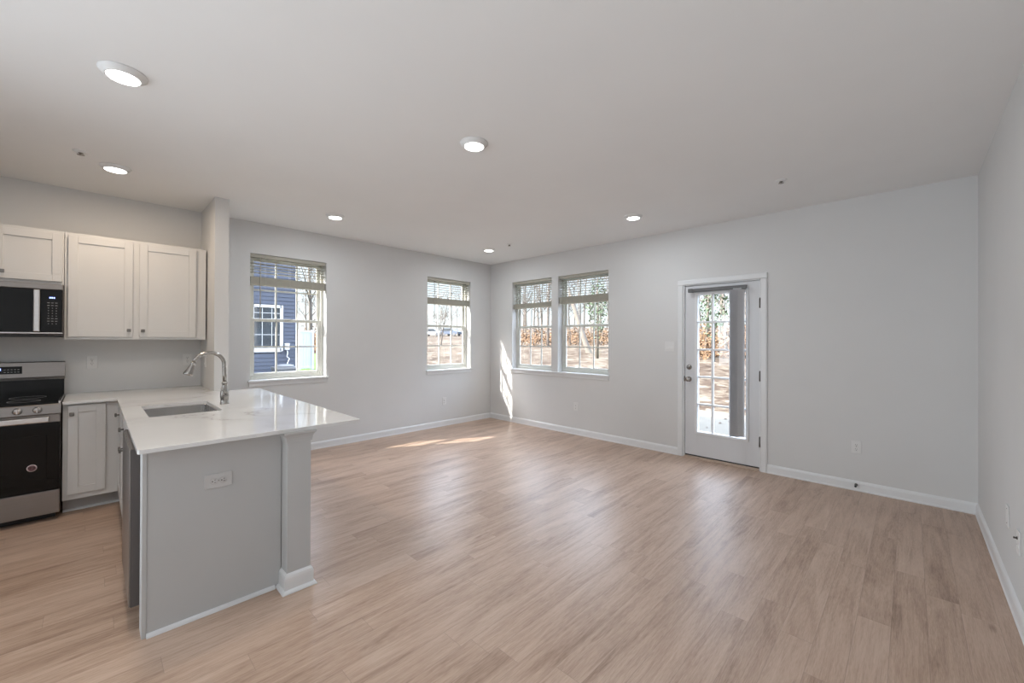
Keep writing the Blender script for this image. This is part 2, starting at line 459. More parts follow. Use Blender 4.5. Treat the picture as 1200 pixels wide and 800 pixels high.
# window blinds, drawn up (local like window, z up from opening top = 0)
def make_blind(w, label, loc, rz, drop=0.36, stack=0.085, wand=None):
    t = thing('window_blind', label, 'blind', loc, rz, 'raised horizontal blinds in the windows')
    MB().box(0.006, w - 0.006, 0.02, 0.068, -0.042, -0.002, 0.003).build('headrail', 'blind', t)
    s = MB()
    z = -0.075
    while z > -(drop - stack) + 0.012:
        s.prism([(0.018, z), (0.030, z + 0.0035), (0.044, z + 0.0045), (0.058, z + 0.0035), (0.070, z), (0.070, z + 0.0022), (0.058, z + 0.0057), (0.044, z + 0.0067), (0.030, z + 0.0057), (0.018, z + 0.0022)], 'X', 0.01, w - 0.01)
        z -= 0.036
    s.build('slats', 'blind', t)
    st = MB(); n = int((stack - 0.018) / 0.0042)
    for k in range(n):
        zz = -drop + 0.018 + k * 0.0042
        st.box(0.01 + random.uniform(-.001, .001), w - 0.01, 0.018 + random.uniform(-.0015, .0015), 0.070, zz, zz + 0.0034)
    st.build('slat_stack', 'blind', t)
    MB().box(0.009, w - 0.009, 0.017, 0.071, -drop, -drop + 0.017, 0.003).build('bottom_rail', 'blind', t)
    for u in (0.16, w / 2, w - 0.16):
        c = MB()
        c.tube([(u, 0.0175, -0.04), (u, 0.0175, -drop + 0.01), (u, 0.0705, -drop - 0.001), (u, 0.0705, -0.04)], 0.0011, 6)
        c.build('ladder_cord', 'knit', t)
    if wand:
        u, ln = wand
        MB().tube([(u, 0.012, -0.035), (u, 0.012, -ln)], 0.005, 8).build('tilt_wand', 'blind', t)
    return t
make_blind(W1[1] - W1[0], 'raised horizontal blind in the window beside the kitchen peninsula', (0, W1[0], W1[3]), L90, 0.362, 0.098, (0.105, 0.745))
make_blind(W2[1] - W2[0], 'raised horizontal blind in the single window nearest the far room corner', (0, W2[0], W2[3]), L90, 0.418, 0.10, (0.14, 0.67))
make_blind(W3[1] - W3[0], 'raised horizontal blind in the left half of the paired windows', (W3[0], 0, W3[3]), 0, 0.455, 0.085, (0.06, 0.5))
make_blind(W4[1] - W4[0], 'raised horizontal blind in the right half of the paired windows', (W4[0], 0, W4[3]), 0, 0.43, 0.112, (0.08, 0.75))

# ------------------------------------------------------------------ exterior door (local x = world x, y=0 wall face)
door = sroot('door_1', (0, 0, 0))
d = MB()
CS = [(0, 0), (0, -0.013), (0.012, -0.018), (0.052, -0.018), (0.060, -0.010), (0.063, 0)]
d.prism([(3.3725 + u, v) for u, v in CS], 'Z', 0, 2.0575)
d.prism([(4.3155 - u, v) for u, v in CS], 'Z', 0, 2.0575)
d.prism([(0.0, 2.0576), (-0.010, 2.0576), (-0.018, 2.066), (-0.018, 2.108), (-0.013, 2.12), (0.0, 2.12)], 'X', 3.3725, 4.3155)
d.build('casing', 'trim', door)
d = MB()
d.box(3.438, 3.4475, -0.001, TH, 0.0, 2.058); d.box(4.2425, 4.252, -0.001, TH, 0.0, 2.058); d.box(3.438, 4.252, -0.001, TH, 2.0485, 2.058)
d.box(3.4475, 3.462, 0.066, 0.085, 0.03, 2.0485); d.box(4.228, 4.2425, 0.066, 0.085, 0.03, 2.0485); d.box(3.4475, 4.2425, 0.066, 0.085, 2.03, 2.0485)
d.build('jamb', 'trim', door)
d = MB(); d.box(3.4475, 4.2425, -0.028, 0.02, 0.0, 0.014, 0.003); d.box(3.4475, 4.2425, 0.02, TH + 0.03, 0.0, 0.02, 0.003)
d.build('threshold', 'threshold', door)
SX0, SX1, SY0, SY1 = 3.451, 4.2395, 0.014, 0.058
GX0, GX1, GZ0, GZ1 = 3.594, 4.111, 0.318, 1.934
sl = MB()
sl.box(SX0, GX0, SY0, SY1, 0.036, 2.045, 0.002); sl.box(GX1, SX1, SY0, SY1, 0.036, 2.045, 0.002)
sl.box(GX0, GX1, SY0, SY1, 0.036, GZ0); sl.box(GX0, GX1, SY0, SY1, GZ1, 2.045)
slab = sl.build('door_slab', 'door', door)
lf = MB(); e = 0.028
for (x0, x1, z0, z1) in ((GX0 - e, GX0 + 0.002, GZ0 - e, GZ1 + e), (GX1 - 0.002, GX1 + e, GZ0 - e, GZ1 + e), (GX0, GX1, GZ0 - e, GZ0 + 0.002), (GX0, GX1, GZ1 - 0.002, GZ1 + e)):
    lf.box(x0, x1, SY0 - 0.013, SY0 + 0.004, z0, z1, 0.006, 3); lf.box(x0, x1, SY1 - 0.004, SY1 + 0.012, z0, z1, 0.005)
for k in (1, 2):
    xm = GX0 + (GX1 - GX0) * k / 3 - 0.002 + (0.012 if k == 2 else -0.005)
    lf.box(xm - 0.011, xm + 0.011, SY0 + 0.004, SY1 - 0.004, GZ0, GZ1, 0.003)
for k in range(1, 5):
    zm = GZ0 + (GZ1 - GZ0) * k / 5
    lf.box(GX0, GX1, SY0 + 0.005, SY1 - 0.005, zm - 0.0105, zm + 0.0105, 0.003)
lf.build('glazing_grille', 'trim', slab)
MB().box(GX0 - 0.003, GX1 + 0.003, 0.034, 0.038, GZ0 - 0.003, GZ1 + 0.003).build('door_glass', 'glass', slab)
MB().box(SX0, SX1, 0.02, 0.055, 0.0205, 0.036).build('door_sweep', 'rubber', slab)
for hz in (1.797, 1.012, 0.31):
    h = MB(); h.tube([(4.249, -0.004, hz - 0.052), (4.249, -0.004, hz + 0.052)], 0.0075, 10)
    h.box(4.2385, 4.2425, 0.0, 0.02, hz - 0.05, hz + 0.05)
    h.tube([(4.249, -0.004, hz + 0.052), (4.249, -0.004, hz + 0.06)], [0.009, 0.004], 10)
    h.build('hinge', 'darkmetal', door)
k_ = MB()
k_.lathe([(0.031, 0), (0.031, 0.004), (0.026, 0.009), (0.012, 0.012), (0.011, 0.03), (0.020, 0.036), (0.027, 0.047), (0.027, 0.058), (0.021, 0.067), (0, 0.070)], (3.499, SY0, 0.933), '-Y')
k_.build('door_knob', 'nickel', door)
k_ = MB()
k_.lathe([(0.031, 0), (0.031, 0.005), (0.027, 0.012), (0.010, 0.014), (0.009, 0.018), (0, 0.018)], (3.499, SY0, 1.076), '-Y')
k_.box(3.495, 3.503, SY0 - 0.034, SY0 - 0.012, 1.060, 1.092, 0.002)
k_.build('deadbolt', 'nickel', door)
MB().box(3.4445, 3.4525, -0.004, 0.02, 0.905, 0.965).build('strike_plate', 'darkmetal', door)

# vertical blind on the door
vb = thing('vertical_blind', 'grey vertical blind on the door, vanes stacked to the hinge side', 'blind', (3.822, -0.01, 1.99))
ov = (3.822, -0.01, 1.99)
m_ = MB(ov); m_.box(3.516, 4.128, -0.055, -0.012, 1.965, 2.003, 0.004); m_.box(3.508, 3.56, -0.06, -0.008, 1.962, 2.006, 0.004)
m_.build('headrail', 'grayrail', vb)
for i in range(12):
    x = 4.004 + i * 0.0068
    a = R(50 + 3 * math.sin(i * 2.1))
    m_ = MB(ov)
    n_ = 6; hw = 0.043
    pr = []; bk = []
    for k in range(n_ + 1):
        s = -1 + 2 * k / n_
        u = s * hw; v = 0.006 * (1 - s * s)
        px = x + u * math.cos(a) - v * math.sin(a); py = -0.062 + u * math.sin(a) * 1 + v * math.cos(a)
        pr.append((px, py)); bk.append((px - 0.0012 * math.sin(a), py + 0.0012 * math.cos(a)))
    m_.prism(pr + bk[::-1], 'Z', 0.345, 1.955)
    m_.box(x - 0.004, x + 0.004, -0.064, -0.060, 1.95, 1.97)
    m_.build('vane', 'vane', vb)

# ------------------------------------------------------------------ electrical plates (local: faces -y, x along wall)
def plate(name, label, cat, loc, rz, kind='outlet', w=0.072, h=0.118, group=None, mat='plastic'):
    t = thing(name, label, cat, loc, rz, group)
    MB().box(-w / 2, w / 2, -0.006, 0.0, -h / 2, h / 2, 0.003).build('cover_plate', mat, t)
    def recept(cx, cz, rot):
        m = MB()
        q = MB()
        c, s = (1, 0) if not rot else (0, 1)
        m.lathe([(0.0165, 0), (0.0165, 0.0025), (0.0155, 0.003), (0, 0.003)], (cx, -0.006, cz), '-Y', 20)
        o = m.build('receptacle', mat, t)
        for dx, dz, ww, hh in ((-0.006, 0.004, 0.0022, 0.008), (0.006, 0.004, 0.0022, 0.0065), (0, -0.007, 0.005, 0.005)):
            if rot: dx, dz, ww, hh = dz, dx, hh, ww
            q.box(cx + dx - ww / 2, cx + dx + ww / 2, -0.0098, -0.0085, cz + dz - hh / 2, cz + dz + hh / 2)
        q.build('slots', 'slot', o)
    if kind == 'outlet':
        if w > h:
            recept(-0.0195, 0, True); recept(0.0195, 0, True)
        else:
            recept(0, 0.0195, False); recept(0, -0.0195, False)
        MB().lathe([(0.003, 0), (0.003, 0.001), (0, 0.0015)], (0, -0.006, 0), '-Y', 10).build('screw', 'nickel', t)
    elif kind == 'switch':
        for cx in ((-0.023, 0.023) if w > 0.1 else (0,)):
            m = MB(); m.prism([(-0.006, -0.033), (-0.0115, -0.030), (-0.0065, 0.0), (-0.0085, 0.033), (-0.006, 0.033)], 'X', cx - 0.0165, cx + 0.0165)
            m.build('rocker', 'plastic', t)
    elif kind == 'coax':
        MB().lathe([(0.008, 0), (0.008, 0.003), (0.0048, 0.003), (0.0048, 0.014), (0, 0.014)], (0, -0.006, 0.02), '-Y', 14).build('coax_connector', 'darkmetal', t)
        MB().box(-0.009, 0.009, -0.009, -0.005, -0.03, -0.012, 0.001).build('data_jack', 'plastic', t)
    elif kind == 'blank':
        for z in (-0.04, 0.04): MB().lathe([(0.003, 0), (0.003, 0.001), (0, 0.0015)], (0, -0.006, z), '-Y', 10).build('screw', 'nickel', t)
    return t
G_O = 'electrical outlets on the walls'
plate('electrical_outlet', 'white wall outlet above the baseboard below the window nearest the far corner', 'outlet', (0, -1.015, 0.40), L90, group=G_O)
plate('electrical_outlet', 'white wall outlet below the paired windows, on the door wall', 'outlet', (1.864, 0, 0.413), 0, group=G_O)
plate('electrical_outlet', 'white wall outlet right of the glass door, above the door stop', 'outlet', (5.039, 0, 0.405), 0, group=G_O)
plate('electrical_outlet', 'white outlet on the kitchen backsplash next to the range', 'outlet', (0, -4.992, 1.178), L90, group=G_O)
plate('electrical_outlet', 'white outlet on the kitchen backsplash near the corner behind the faucet', 'outlet', (0, -4.300, 1.178), L90, group=G_O)
plate('electrical_outlet', 'horizontal white outlet set in the end panel of the kitchen peninsula', 'outlet', (2.8505, -4.531, 0.668), L90, w=0.118, h=0.074, group=G_O, mat='greyplate')
plate('light_switch', 'white double rocker light switch on the wall left of the glass door', 'switch', (3.268, 0, 1.318), 0, 'switch', 0.118, 0.118)
plate('light_switch', 'white single light switch on the partition wall over the kitchen counter', 'switch', (0.27, -4.187, 1.167), 0, 'switch')
plate('wall_plate', 'blank white plate low on the right wall, nearer the door wall', 'wall plate', (W, -1.42, 0.425), -L90, 'blank')
plate('wall_plate', 'white cable jack plate low on the right wall, nearer the camera', 'wall plate', (W, -1.74, 0.39), -L90, 'coax')

ds = thing('door_stop', 'small dark spring door stop on the baseboard right of the door', 'door stop', (5.039, -0.013, 0.058))
sp = []
for i in range(90):
    a = i * 0.9; sp.append((0.007 * math.cos(a), -0.004 - i * 0.00062, 0.007 * math.sin(a)))
MB().tube(sp, 0.0013, 6).build('spring', 'darkmetal', ds)
MB().lathe([(0.012, 0), (0.012, 0.004), (0, 0.004)], (0, 0, 0), '-Y', 16).build('base', 'darkmetal', ds)
MB().lathe([(0.009, 0), (0.009, 0.012), (0.006, 0.015), (0, 0.015)], (0, -0.058, 0), '-Y', 16).build('rubber_tip', 'rubber', ds)

# ------------------------------------------------------------------ ceiling lights
def ceiling_light(x, y, label, color, watts):
    t = thing('ceiling_light', label, 'ceiling light', (x, y, H), 0, 'round ceiling lights')
    MB().lathe([(0.095, 0), (0.095, -0.004), (0.088, -0.008), (0.086, -0.012), (0.081, -0.014), (0.079, -0.018), (0.074, -0.020), (0.072, -0.024), (0.066, -0.026), (0.064, -0.022), (0.0, -0.022)], (0, 0, 0), 'Z', 40).build('trim_ring', 'lamptrim', t)
    MB().lathe([(0.0635, -0.0225), (0.0635, -0.0265), (0.05, -0.0275), (0, -0.028)], (0, 0, 0), 'Z', 40).build('lens', 'lens', t)
    ld = bpy.data.lights.new('bulb', 'AREA'); ld.shape = 'DISK'; ld.size = 0.125; ld.energy = watts; ld.color = color
    lo = bpy.data.objects.new('bulb', ld); COL.objects.link(lo); lo.parent = t; lo.location = (0, 0, -0.031)
    return t
ceiling_light(2.545, -4.885, 'lit round ceiling light above the near end of the peninsula', LAMP_KITCHEN, LAMP_W * 1.15)
ceiling_light(0.93, -4.87, 'lit round ceiling light in front of the kitchen wall cabinets', LAMP_KITCHEN, LAMP_W * 1.15)
ceiling_light(3.262, -3.17, 'lit round ceiling light in the middle of the open room', LAMP_LIVING, LAMP_W)
ceiling_light(0.915, -3.15, 'lit round ceiling light out from the window beside the peninsula', LAMP_LIVING, LAMP_W)
ceiling_light(0.915, -0.885, 'lit round ceiling light closest to the far room corner', LAMP_LIVING, LAMP_W)
ceiling_light(3.25, -0.90, 'lit round ceiling light out from the glass door', LAMP_LIVING, LAMP_W)
ceiling_light(2.6, -7.2, 'unseen round ceiling light added to brighten the back of the kitchen, behind the peninsula end', LAMP_LIVING, LAMP_W)  # this lamp and the next are unseen, added to brighten the room
ceiling_light(4.9, -7.2, 'unseen round ceiling light added to brighten the room behind the camera, near the right wall', LAMP_LIVING, LAMP_W)

def sprinkler(x, y, label):
    t = thing('fire_sprinkler', label, 'sprinkler', (x, y, H), 0, 'ceiling fire sprinklers')
    MB().lathe([(0.043, 0), (0.042, -0.004), (0.028, -0.010), (0.015, -0.011), (0, -0.011)], (0, 0, 0), 'Z', 28).build('escutcheon', 'lamptrim', t)
    b = MB()
    b.lathe([(0.014, -0.010), (0.013, -0.014), (0.007, -0.015), (0.005, -0.019), (0, -0.019)], (0, 0, 0), 'Z', 16)
    for s in (-1, 1): b.tube([(0.011 * s, 0, -0.012), (0.013 * s, 0, -0.018), (0.005 * s, 0, -0.024)], 0.0024, 8)
    b.lathe([(0.0, -0.0235), (0.020, -0.024), (0.020, -0.0255), (0, -0.027)], (0, 0, 0), 'Z', 20)
    b.build('sprinkler_head', 'nickel', t)
sprinkler(1.125, -5.055, 'small ceiling sprinkler beside the light over the kitchen cabinets')
sprinkler(1.362, -0.905, 'small ceiling sprinkler near the far room corner')
sprinkler(4.625, -0.965, 'small ceiling sprinkler right of the glass door')

# ------------------------------------------------------------------ kitchen cabinets (local: x width, front at -y, z up)
def shaker(mb, x0, x1, z0, z1, yf, th=0.019, rail=0.056, rec=0.009):
    """front face at y = yf, thickness th behind it"""
    mb.box(x0, x0 + rail, yf, yf + th, z0, z1, 0.0015); mb.box(x1 - rail, x1, yf, yf + th, z0, z1, 0.0015)
    mb.box(x0 + rail, x1 - rail, yf, yf + th, z0, z0 + rail, 0.0015); mb.box(x0 + rail, x1 - rail, yf, yf + th, z1 - rail, z1, 0.0015)
    mb.box(x0 + rail - 0.004, x1 - rail + 0.004, yf + rec, yf + th - 0.001, z0 + rail - 0.004, z1 - rail + 0.004)
def knob(parent, x, z, yf):
    m = MB(); m.tube([(x, yf + 0.001, z), (x, yf - 0.016, z)], [0.006, 0.0045], 10)
    m.box(x - 0.0135, x + 0.0135, yf - 0.026, yf - 0.014, z - 0.0135, z + 0.0135, 0.003)
    return m.build('knob', 'knob', parent)
def cabinet_door(parent, x0, x1, z0, z1, yf, kn=None, label=None):
    m = MB(); shaker(m, x0, x1, z0, z1, yf)
    o = m.build('door', 'cab', parent)
    if kn: knob(o, kn[0], kn[1], yf)
    return o
# wall cabinets
u = thing('wall_cabinet', 'white two-door wall cabinet right of the microwave', 'cabinet', (0, -5.155, 1.385), L90)
MB().box(0, 0.955, -0.35, -0.001, 0, 0.898, 0.0015).build('body', 'cab', u)
cabinet_door(u, 0.020, 0.417, 0.024, 0.872, -0.371, (0.392, 0.082))
cabinet_door(u, 0.462, 0.874, 0.024, 0.872, -0.371, (0.486, 0.080))
u = thing('wall_cabinet', 'short white wall cabinet above the microwave', 'cabinet', (0, -5.918, 1.835), L90)
MB().box(0, 0.760, -0.35, -0.001, 0, 0.448, 0.0015).build('body', 'cab', u)
cabinet_door(u, 0.385, 0.750, 0.026, 0.422, -0.371, (0.437, 0.080))
cabinet_door(u, 0.012, 0.377, 0.026, 0.422, -0.371, (0.335, 0.080))

# base cabinets
b_ = thing('base_cabinet', 'white single-door base cabinet between the range and the corner', 'cabinet', (0, -5.150, 0), L90)
MB().box(0, 0.329, -0.650, -0.001, 0.118, 0.879, 0.0015).build('body', 'cab', b_)
cabinet_door(b_, 0.028, 0.240, 0.163, 0.866, -0.670, (0.050, 0.797))
t_ = MB(); t_.box(0.0, 0.329, -0.535, -0.001, 0.0, 0.118); t_.build('toe_kick', 'toe', b_)
MB().prism([(-0.535, 0), (-0.549, 0), (-0.547, 0.010), (-0.535, 0.018)], 'X', 0, 0.40).build('shoe_molding', 'trim', b_)

yb = -4.222           # back of the peninsula cabinets
b_ = thing('base_cabinet', 'white peninsula base cabinet in the corner, one door with a knob', 'cabinet', (0.652, yb, 0))
MB().box(0.0, 0.568, -0.598, -0.001, 0.118, 0.879, 0.0015).build('body', 'cab', b_)
cabinet_door(b_, 0.10, 0.545, 0.163, 0.866, -0.619, (0.335, 0.80))
MB().box(0.0, 0.568, -0.535, -0.001, 0, 0.118).build('toe_kick', 'toe', b_)
b_ = thing('sink_base_cabinet', 'white peninsula base cabinet under the sink, two doors', 'cabinet', (1.222, yb, 0))
m_ = MB(); m_.box(0, 0.018, -0.598, -0.001, 0.118, 0.879); m_.box(0.882, 0.90, -0.598, -0.001, 0.118, 0.879); m_.box(0, 0.9, -0.598, -0.001, 0.118, 0.136); m_.box(0, 0.9, -0.598, -0.578, 0.118, 0.879)
m_.build('body', 'cab', b_)
cabinet_door(b_, 0.018, 0.444, 0.163, 0.70, -0.619, (0.415, 0.66))
cabinet_door(b_, 0.456, 0.882, 0.163, 0.70, -0.619, (0.485, 0.66))
m_ = MB(); shaker(m_, 0.018, 0.882, 0.715, 0.866, -0.619, rail=0.04); df = m_.build('drawer_front', 'cab', b_)
knob(df, 0.43, 0.79, -0.619)
MB().box(0, 0.90, -0.535, -0.001, 0, 0.118).build('toe_kick', 'toe', b_)

# dishwasher
dw = thing('dishwasher', 'stainless dishwasher at the near end of the peninsula', 'dishwasher', (2.128, yb, 0))
m_ = MB(); m_.box(0.004, 0.608, -0.588, -0.005, 0.10, 0.868, 0.003); m_.build('body', 'dwside', dw)
m_ = MB(); m_.box(0.003, 0.610, -0.634, -0.590, 0.108, 0.866, 0.004); m_.build('door_core', 'dwside', dw)
m_ = MB(); m_.box(0.004, 0.609, -0.640, -0.634, 0.112, 0.862, 0.0025); m_.build('door_skin', 'steel', dw)
MB().box(0.02, 0.595, -0.54, -0.02, 0.0, 0.10).build('toe_panel', 'black', dw)

# peninsula end panel (a low finished wall end)
pe = thing('peninsula_end_panel', 'grey white panel closing the near end of the kitchen peninsula', 'panel', (2.80, -4.53, 0))
op = (2.80, -4.53, 0)
MB(op).box(2.748, 2.850, -4.820, -4.236, 0, 0.879, 0.0015).build('board', 'panel', pe)
MB(op).box(2.745, 2.8545, -4.8235, -4.806, 0, 0.879, 0.002).build('edge_strip', 'panel', pe)
MB(op).prism([(2.850, 0), (2.866, 0), (2.8655, 0.006), (2.861, 0.013), (2.850, 0.018)], 'Y', -4.806, -4.268).build('shoe_molding', 'trim', pe)

# support post at the bar side
ps = thing('support_post', 'square white post with crown and base under the bar overhang', 'post', (2.90, -4.17, 0))
oq = (2.90, -4.17, 0)
PX0, PX1, PY0, PY1 = 2.8505, 2.946, -4.235, -4.111
MB(oq).box(PX0, PX1, PY0, PY1, 0, 0.879, 0.002).build('shaft', 'panel', ps)
def ring_profile(prof):
    """profile (offset, z) wrapped round three sides of the post with mitred corners"""
    m = MB(oq); bm = m.bm; rows = []
    for o_, z in prof:
        rows.append([bm.verts.new(v) for v in ((PX0, PY0 - o_, z), (PX1 + o_, PY0 - o_, z), (PX1 + o_, PY1 + o_, z), (PX0, PY1 + o_, z))])
    for a, b in zip(rows[:-1], rows[1:]):
        for k in range(3): bm.faces.new((a[k], a[k + 1], b[k + 1], b[k]))
    bm.faces.new(rows[0][::-1]); bm.faces.new(rows[-1])
    bmesh.ops.recalc_face_normals(bm, faces=list(bm.faces))
    return m
ring_profile([(0.0, 0.820), (0.005, 0.820), (0.006, 0.832), (0.008, 0.846), (0.014, 0.860), (0.022, 0.868), (0.024, 0.879), (0.0, 0.879)]).build('crown_molding', 'panel', ps)
ring_profile([(0.0, 0.0), (0.028, 0.0), (0.028, 0.006), (0.022, 0.014), (0.013, 0.018), (0.013, 0.080), (0.010, 0.092), (0.004, 0.099), (0.0, 0.104)]).build('base_molding', 'trim', ps)

# ------------------------------------------------------------------ countertop with sink cut-out
def rrect(x0, x1, y0, y1, r, seg=6):
    p = []
    for cx, cy, a0 in ((x1 - r, y1 - r, 0), (x0 + r, y1 - r, 90), (x0 + r, y0 + r, 180), (x1 - r, y0 + r, 270)):
        for k in range(seg + 1):
            a = R(a0 + 90 * k / seg); p.append((cx + r * math.cos(a), cy + r * math.sin(a)))
    return p
SK = (1.375, 1.985, -4.738, -4.352)
def counter():
    r = 0.014
    out = [(0.001, -5.150), (0.700, -5.150), (0.700, -4.846)]
    cx, cy = 2.955, -4.846
    for k in range(6):
        a = R(270 + 90 * k / 5); out.append((cx - r + r * math.cos(a), cy + r + r * math.sin(a)))
    cy = -3.822
    for k in range(6):
        a = R(0 + 90 * k / 5); out.append((cx - r + r * math.cos(a), cy - r + r * math.sin(a)))
    out += [(0.725, -3.822), (0.725, -4.072), (0.692, -4.072), (0.692, -4.189), (0.001, -4.189)]
    inn = rrect(*SK, 0.028)
    tb = bmesh.new(); edges = []
    for loop in (out, inn):
        vs = [tb.verts.new((x, y, 0.880)) for x, y in loop]
        for i in range(len(vs)): edges.append(tb.edges.new((vs[i], vs[(i + 1) % len(vs)])))
    bmesh.ops.triangle_fill(tb, use_beauty=True, use_dissolve=False, edges=edges)
    ret = bmesh.ops.extrude_face_region(tb, geom=list(tb.faces))
    bmesh.ops.translate(tb, vec=(0, 0, 0.020), verts=[v for v in ret['geom'] if isinstance(v, bmesh.types.BMVert)])
    bmesh.ops.recalc_face_normals(tb, faces=list(tb.faces))
    m = MB((1.6, -4.4, 0.88)); m._merge(tb)
    o = m.build('countertop', 'quartz')
    bv = o.modifiers.new('edge', 'BEVEL'); bv.width = 0.0025; bv.segments = 2; bv.limit_method = 'ANGLE'; bv.angle_limit = R(50)
    return tag(o, 'white veined quartz L-shaped countertop with bar overhang', 'countertop')
counter()
sk = thing('sink', 'rectangular stainless undermount sink in the peninsula countertop', 'sink', (1.68, -4.545, 0.70))
def basin():
    m = MB((1.68, -4.545, 0.70)); bm = m.bm
    x0, x1, y0, y1 = SK
    rows = []
    for g, z, r in ((0.026, 0.8795, 0.045), (-0.004, 0.8795, 0.030), (-0.004, 0.874, 0.030), (-0.006, 0.72, 0.034), (-0.012, 0.700, 0.034), (-0.032, 0.690, 0.03), (-0.15, 0.687, 0.02)):
        rows.append([bm.verts.new((x, y, z)) for x, y in rrect(x0 - g, x1 + g, y0 - g, y1 + g, r)])
    for a, b in zip(rows[:-1], rows[1:]):
        n = len(a)
        for k in range(n):
            f = bm.faces.new((a[k], a[(k + 1) % n], b[(k + 1) % n], b[k])); f.smooth = True
    bm.faces.new(rows[-1])
    bmesh.ops.recalc_face_normals(bm, faces=list(bm.faces))
    o = m.build('basin', 'sinksteel', sk)
    so = o.modifiers.new('thick', 'SOLIDIFY'); so.thickness = 0.0015; so.offset = 0
basin()
MB((1.68, -4.545, 0.70)).lathe([(0.055, 0), (0.055, 0.003), (0.045, 0.004), (0.03, -0.001), (0, -0.001)], (1.68, -4.545, 0.6885), 'Z', 28).build('drain', 'steelbright', sk)

FX, FY = 1.655, -4.283
fa = thing('kitchen_faucet', 'brushed nickel gooseneck pull-down faucet behind the sink', 'faucet', (FX, FY, 0.90))
MB().lathe([(0.030, 0), (0.030, 0.004), (0.026, 0.010), (0.0255, 0.035), (0.029, 0.060), (0.028, 0.085), (0.022, 0.115), (0.0165, 0.140), (0.0165, 0.150), (0.020, 0.154), (0.020, 0.162), (0.0165, 0.166), (0.0155, 0.17), (0, 0.17)], (0, 0, 0), 'Z', 28).build('body', 'nickel', fa)
pts = [(0, 0, 0.165), (0, -0.001, 0.22), (0, -0.004, 0.28)]
cr = 0.093
for k in range(15):
    a = R(0 + 165 * k / 14)
    pts.append((0, -0.004 - cr + cr * math.cos(a), 0.302 + cr * math.sin(a) * 0.96))
MB().tube(pts, 0.0135, 16).build('spout', 'nickel', fa)
hd = Vector((0, pts[-1][1], pts[-1][2])); dr = (Vector(pts[-1]) - Vector(pts[-2])).normalized()
rotm = Vector((0, 0, 1)).rotation_difference(dr).to_matrix().to_4x4()
MB().lathe([(0.0145, 0), (0.0165, 0.004), (0.0165, 0.014), (0.0145, 0.017), (0.0165, 0.03), (0.022, 0.06), (0.029, 0.090), (0.029, 0.098), (0.025, 0.102), (0, 0.102)], hd, rot=rotm).build('spray_head', 'nickel', fa)
m_ = MB(); m_.tube([(0.02, 0, 0.070), (0.043, 0, 0.074)], [0.013, 0.013], 14); m_.tube([(0.038, 0, 0.076), (0.048, -0.012, 0.098), (0.052, -0.03, 0.125)], [0.007, 0.0055, 0.0065], 10)
m_.build('handle', 'nickel', fa)

# ------------------------------------------------------------------ range
rg = thing('range', 'stainless electric range with black glass oven door', 'range', (0, -5.915, 0), L90)
RW = 0.758
MB().box(0.002, RW - 0.002, -0.685, -0.025, 0.055, 0.893, 0.003).build('body', 'dwside', rg)
MB().box(0.03, RW - 0.03, -0.60, -0.06, 0.0, 0.055).build('plinth', 'black', rg)
m_ = MB(); m_.box(0.012, RW - 0.012, -0.69, -0.095, 0.893, 0.909, 0.003); ck = m_.build('cooktop', 'blackglass', rg)
for a_ in (0.0, RW - 0.014): MB().box(a_, a_ + 0.014, -0.695, -0.095, 0.888, 0.912, 0.003).build('cooktop_trim', 'steelbright', rg)
for cx, cy, rr in ((0.20, -0.52, 0.105), (0.56, -0.52, 0.085), (0.20, -0.24, 0.075), (0.56, -0.24, 0.10)):
    MB().lathe([(rr, 0), (rr, 0.0006), (rr - 0.003, 0.0006), (rr - 0.003, 0)], (cx, cy, 0.909), 'Z', 40).build('burner_ring', 'keymark', ck)
m_ = MB(); m_.box(0.004, RW - 0.004, -0.095, -0.022, 0.893, 1.045, 0.003); m_.build('rear_vent', 'blackglass', rg)
m_ = MB(); m_.prism([(-0.022, 1.043), (-0.108, 1.043), (-0.112, 1.062), (-0.106, 1.066), (-0.098, 1.188), (-0.092, 1.194), (-0.022, 1.194)], 'X', 0.0, RW)
bgd = m_.build('backguard', 'steel', rg)
m_ = MB(); m_.box(0.245, 0.517, -0.1065, -0.09, 1.098, 1.160); dsp = m_.build('display', 'blackglass', rg)
m_ = MB()
for k in range(3): m_.box(0.362 + k * 0.016, 0.373 + k * 0.016, -0.1075, -0.1065, 1.128, 1.146)
m_.build('clock_digits', 'bluedisp', dsp)
m_ = MB()
for k in range(5):
    for q in range(2): m_.box(0.42 + k * 0.018, 0.431 + k * 0.018, -0.1072, -0.1065, 1.112 + q * 0.02, 1.1155 + q * 0.02)
m_.build('button_marks', 'keymark', dsp)
m_ = MB(); m_.prism([(-0.66, 0.815), (-0.712, 0.815), (-0.719, 0.822), (-0.712, 0.888), (-0.706, 0.893), (-0.66, 0.893)], 'X', 0.0, RW)
cp = m_.build('control_panel', 'steel', rg)
for kx in (0.120, 0.215, 0.379, 0.543, 0.640):
    m_ = MB(); m_.lathe([(0.025, 0), (0.025, 0.004), (0.021, 0.006), (0.020, 0.022), (0.018, 0.026), (0, 0.026)], (kx, -0.7155, 0.856), '-Y', 24)
    m_.box(kx - 0.005, kx + 0.005, -0.747, -0.738, 0.838, 0.874, 0.002)
    m_.build('knob', 'steelbright', cp)
m_ = MB(); m_.box(0.003, RW - 0.003, -0.705, -0.670, 0.238, 0.812, 0.004); od = m_.build('oven_door', 'blackglass', rg)
m_ = MB(); m_.box(0.003, RW - 0.003, -0.709, -0.672, 0.755, 0.812, 0.003); m_.build('door_top_trim', 'steel', od)
m_ = MB(); m_.box(0.02, RW - 0.055, -0.765, -0.745, 0.762, 0.805, 0.008, 3)
for kx in (0.05, RW - 0.09): m_.box(kx - 0.012, kx + 0.012, -0.75, -0.70, 0.772, 0.796, 0.002)
m_.build('oven_handle', 'steelbright', od)
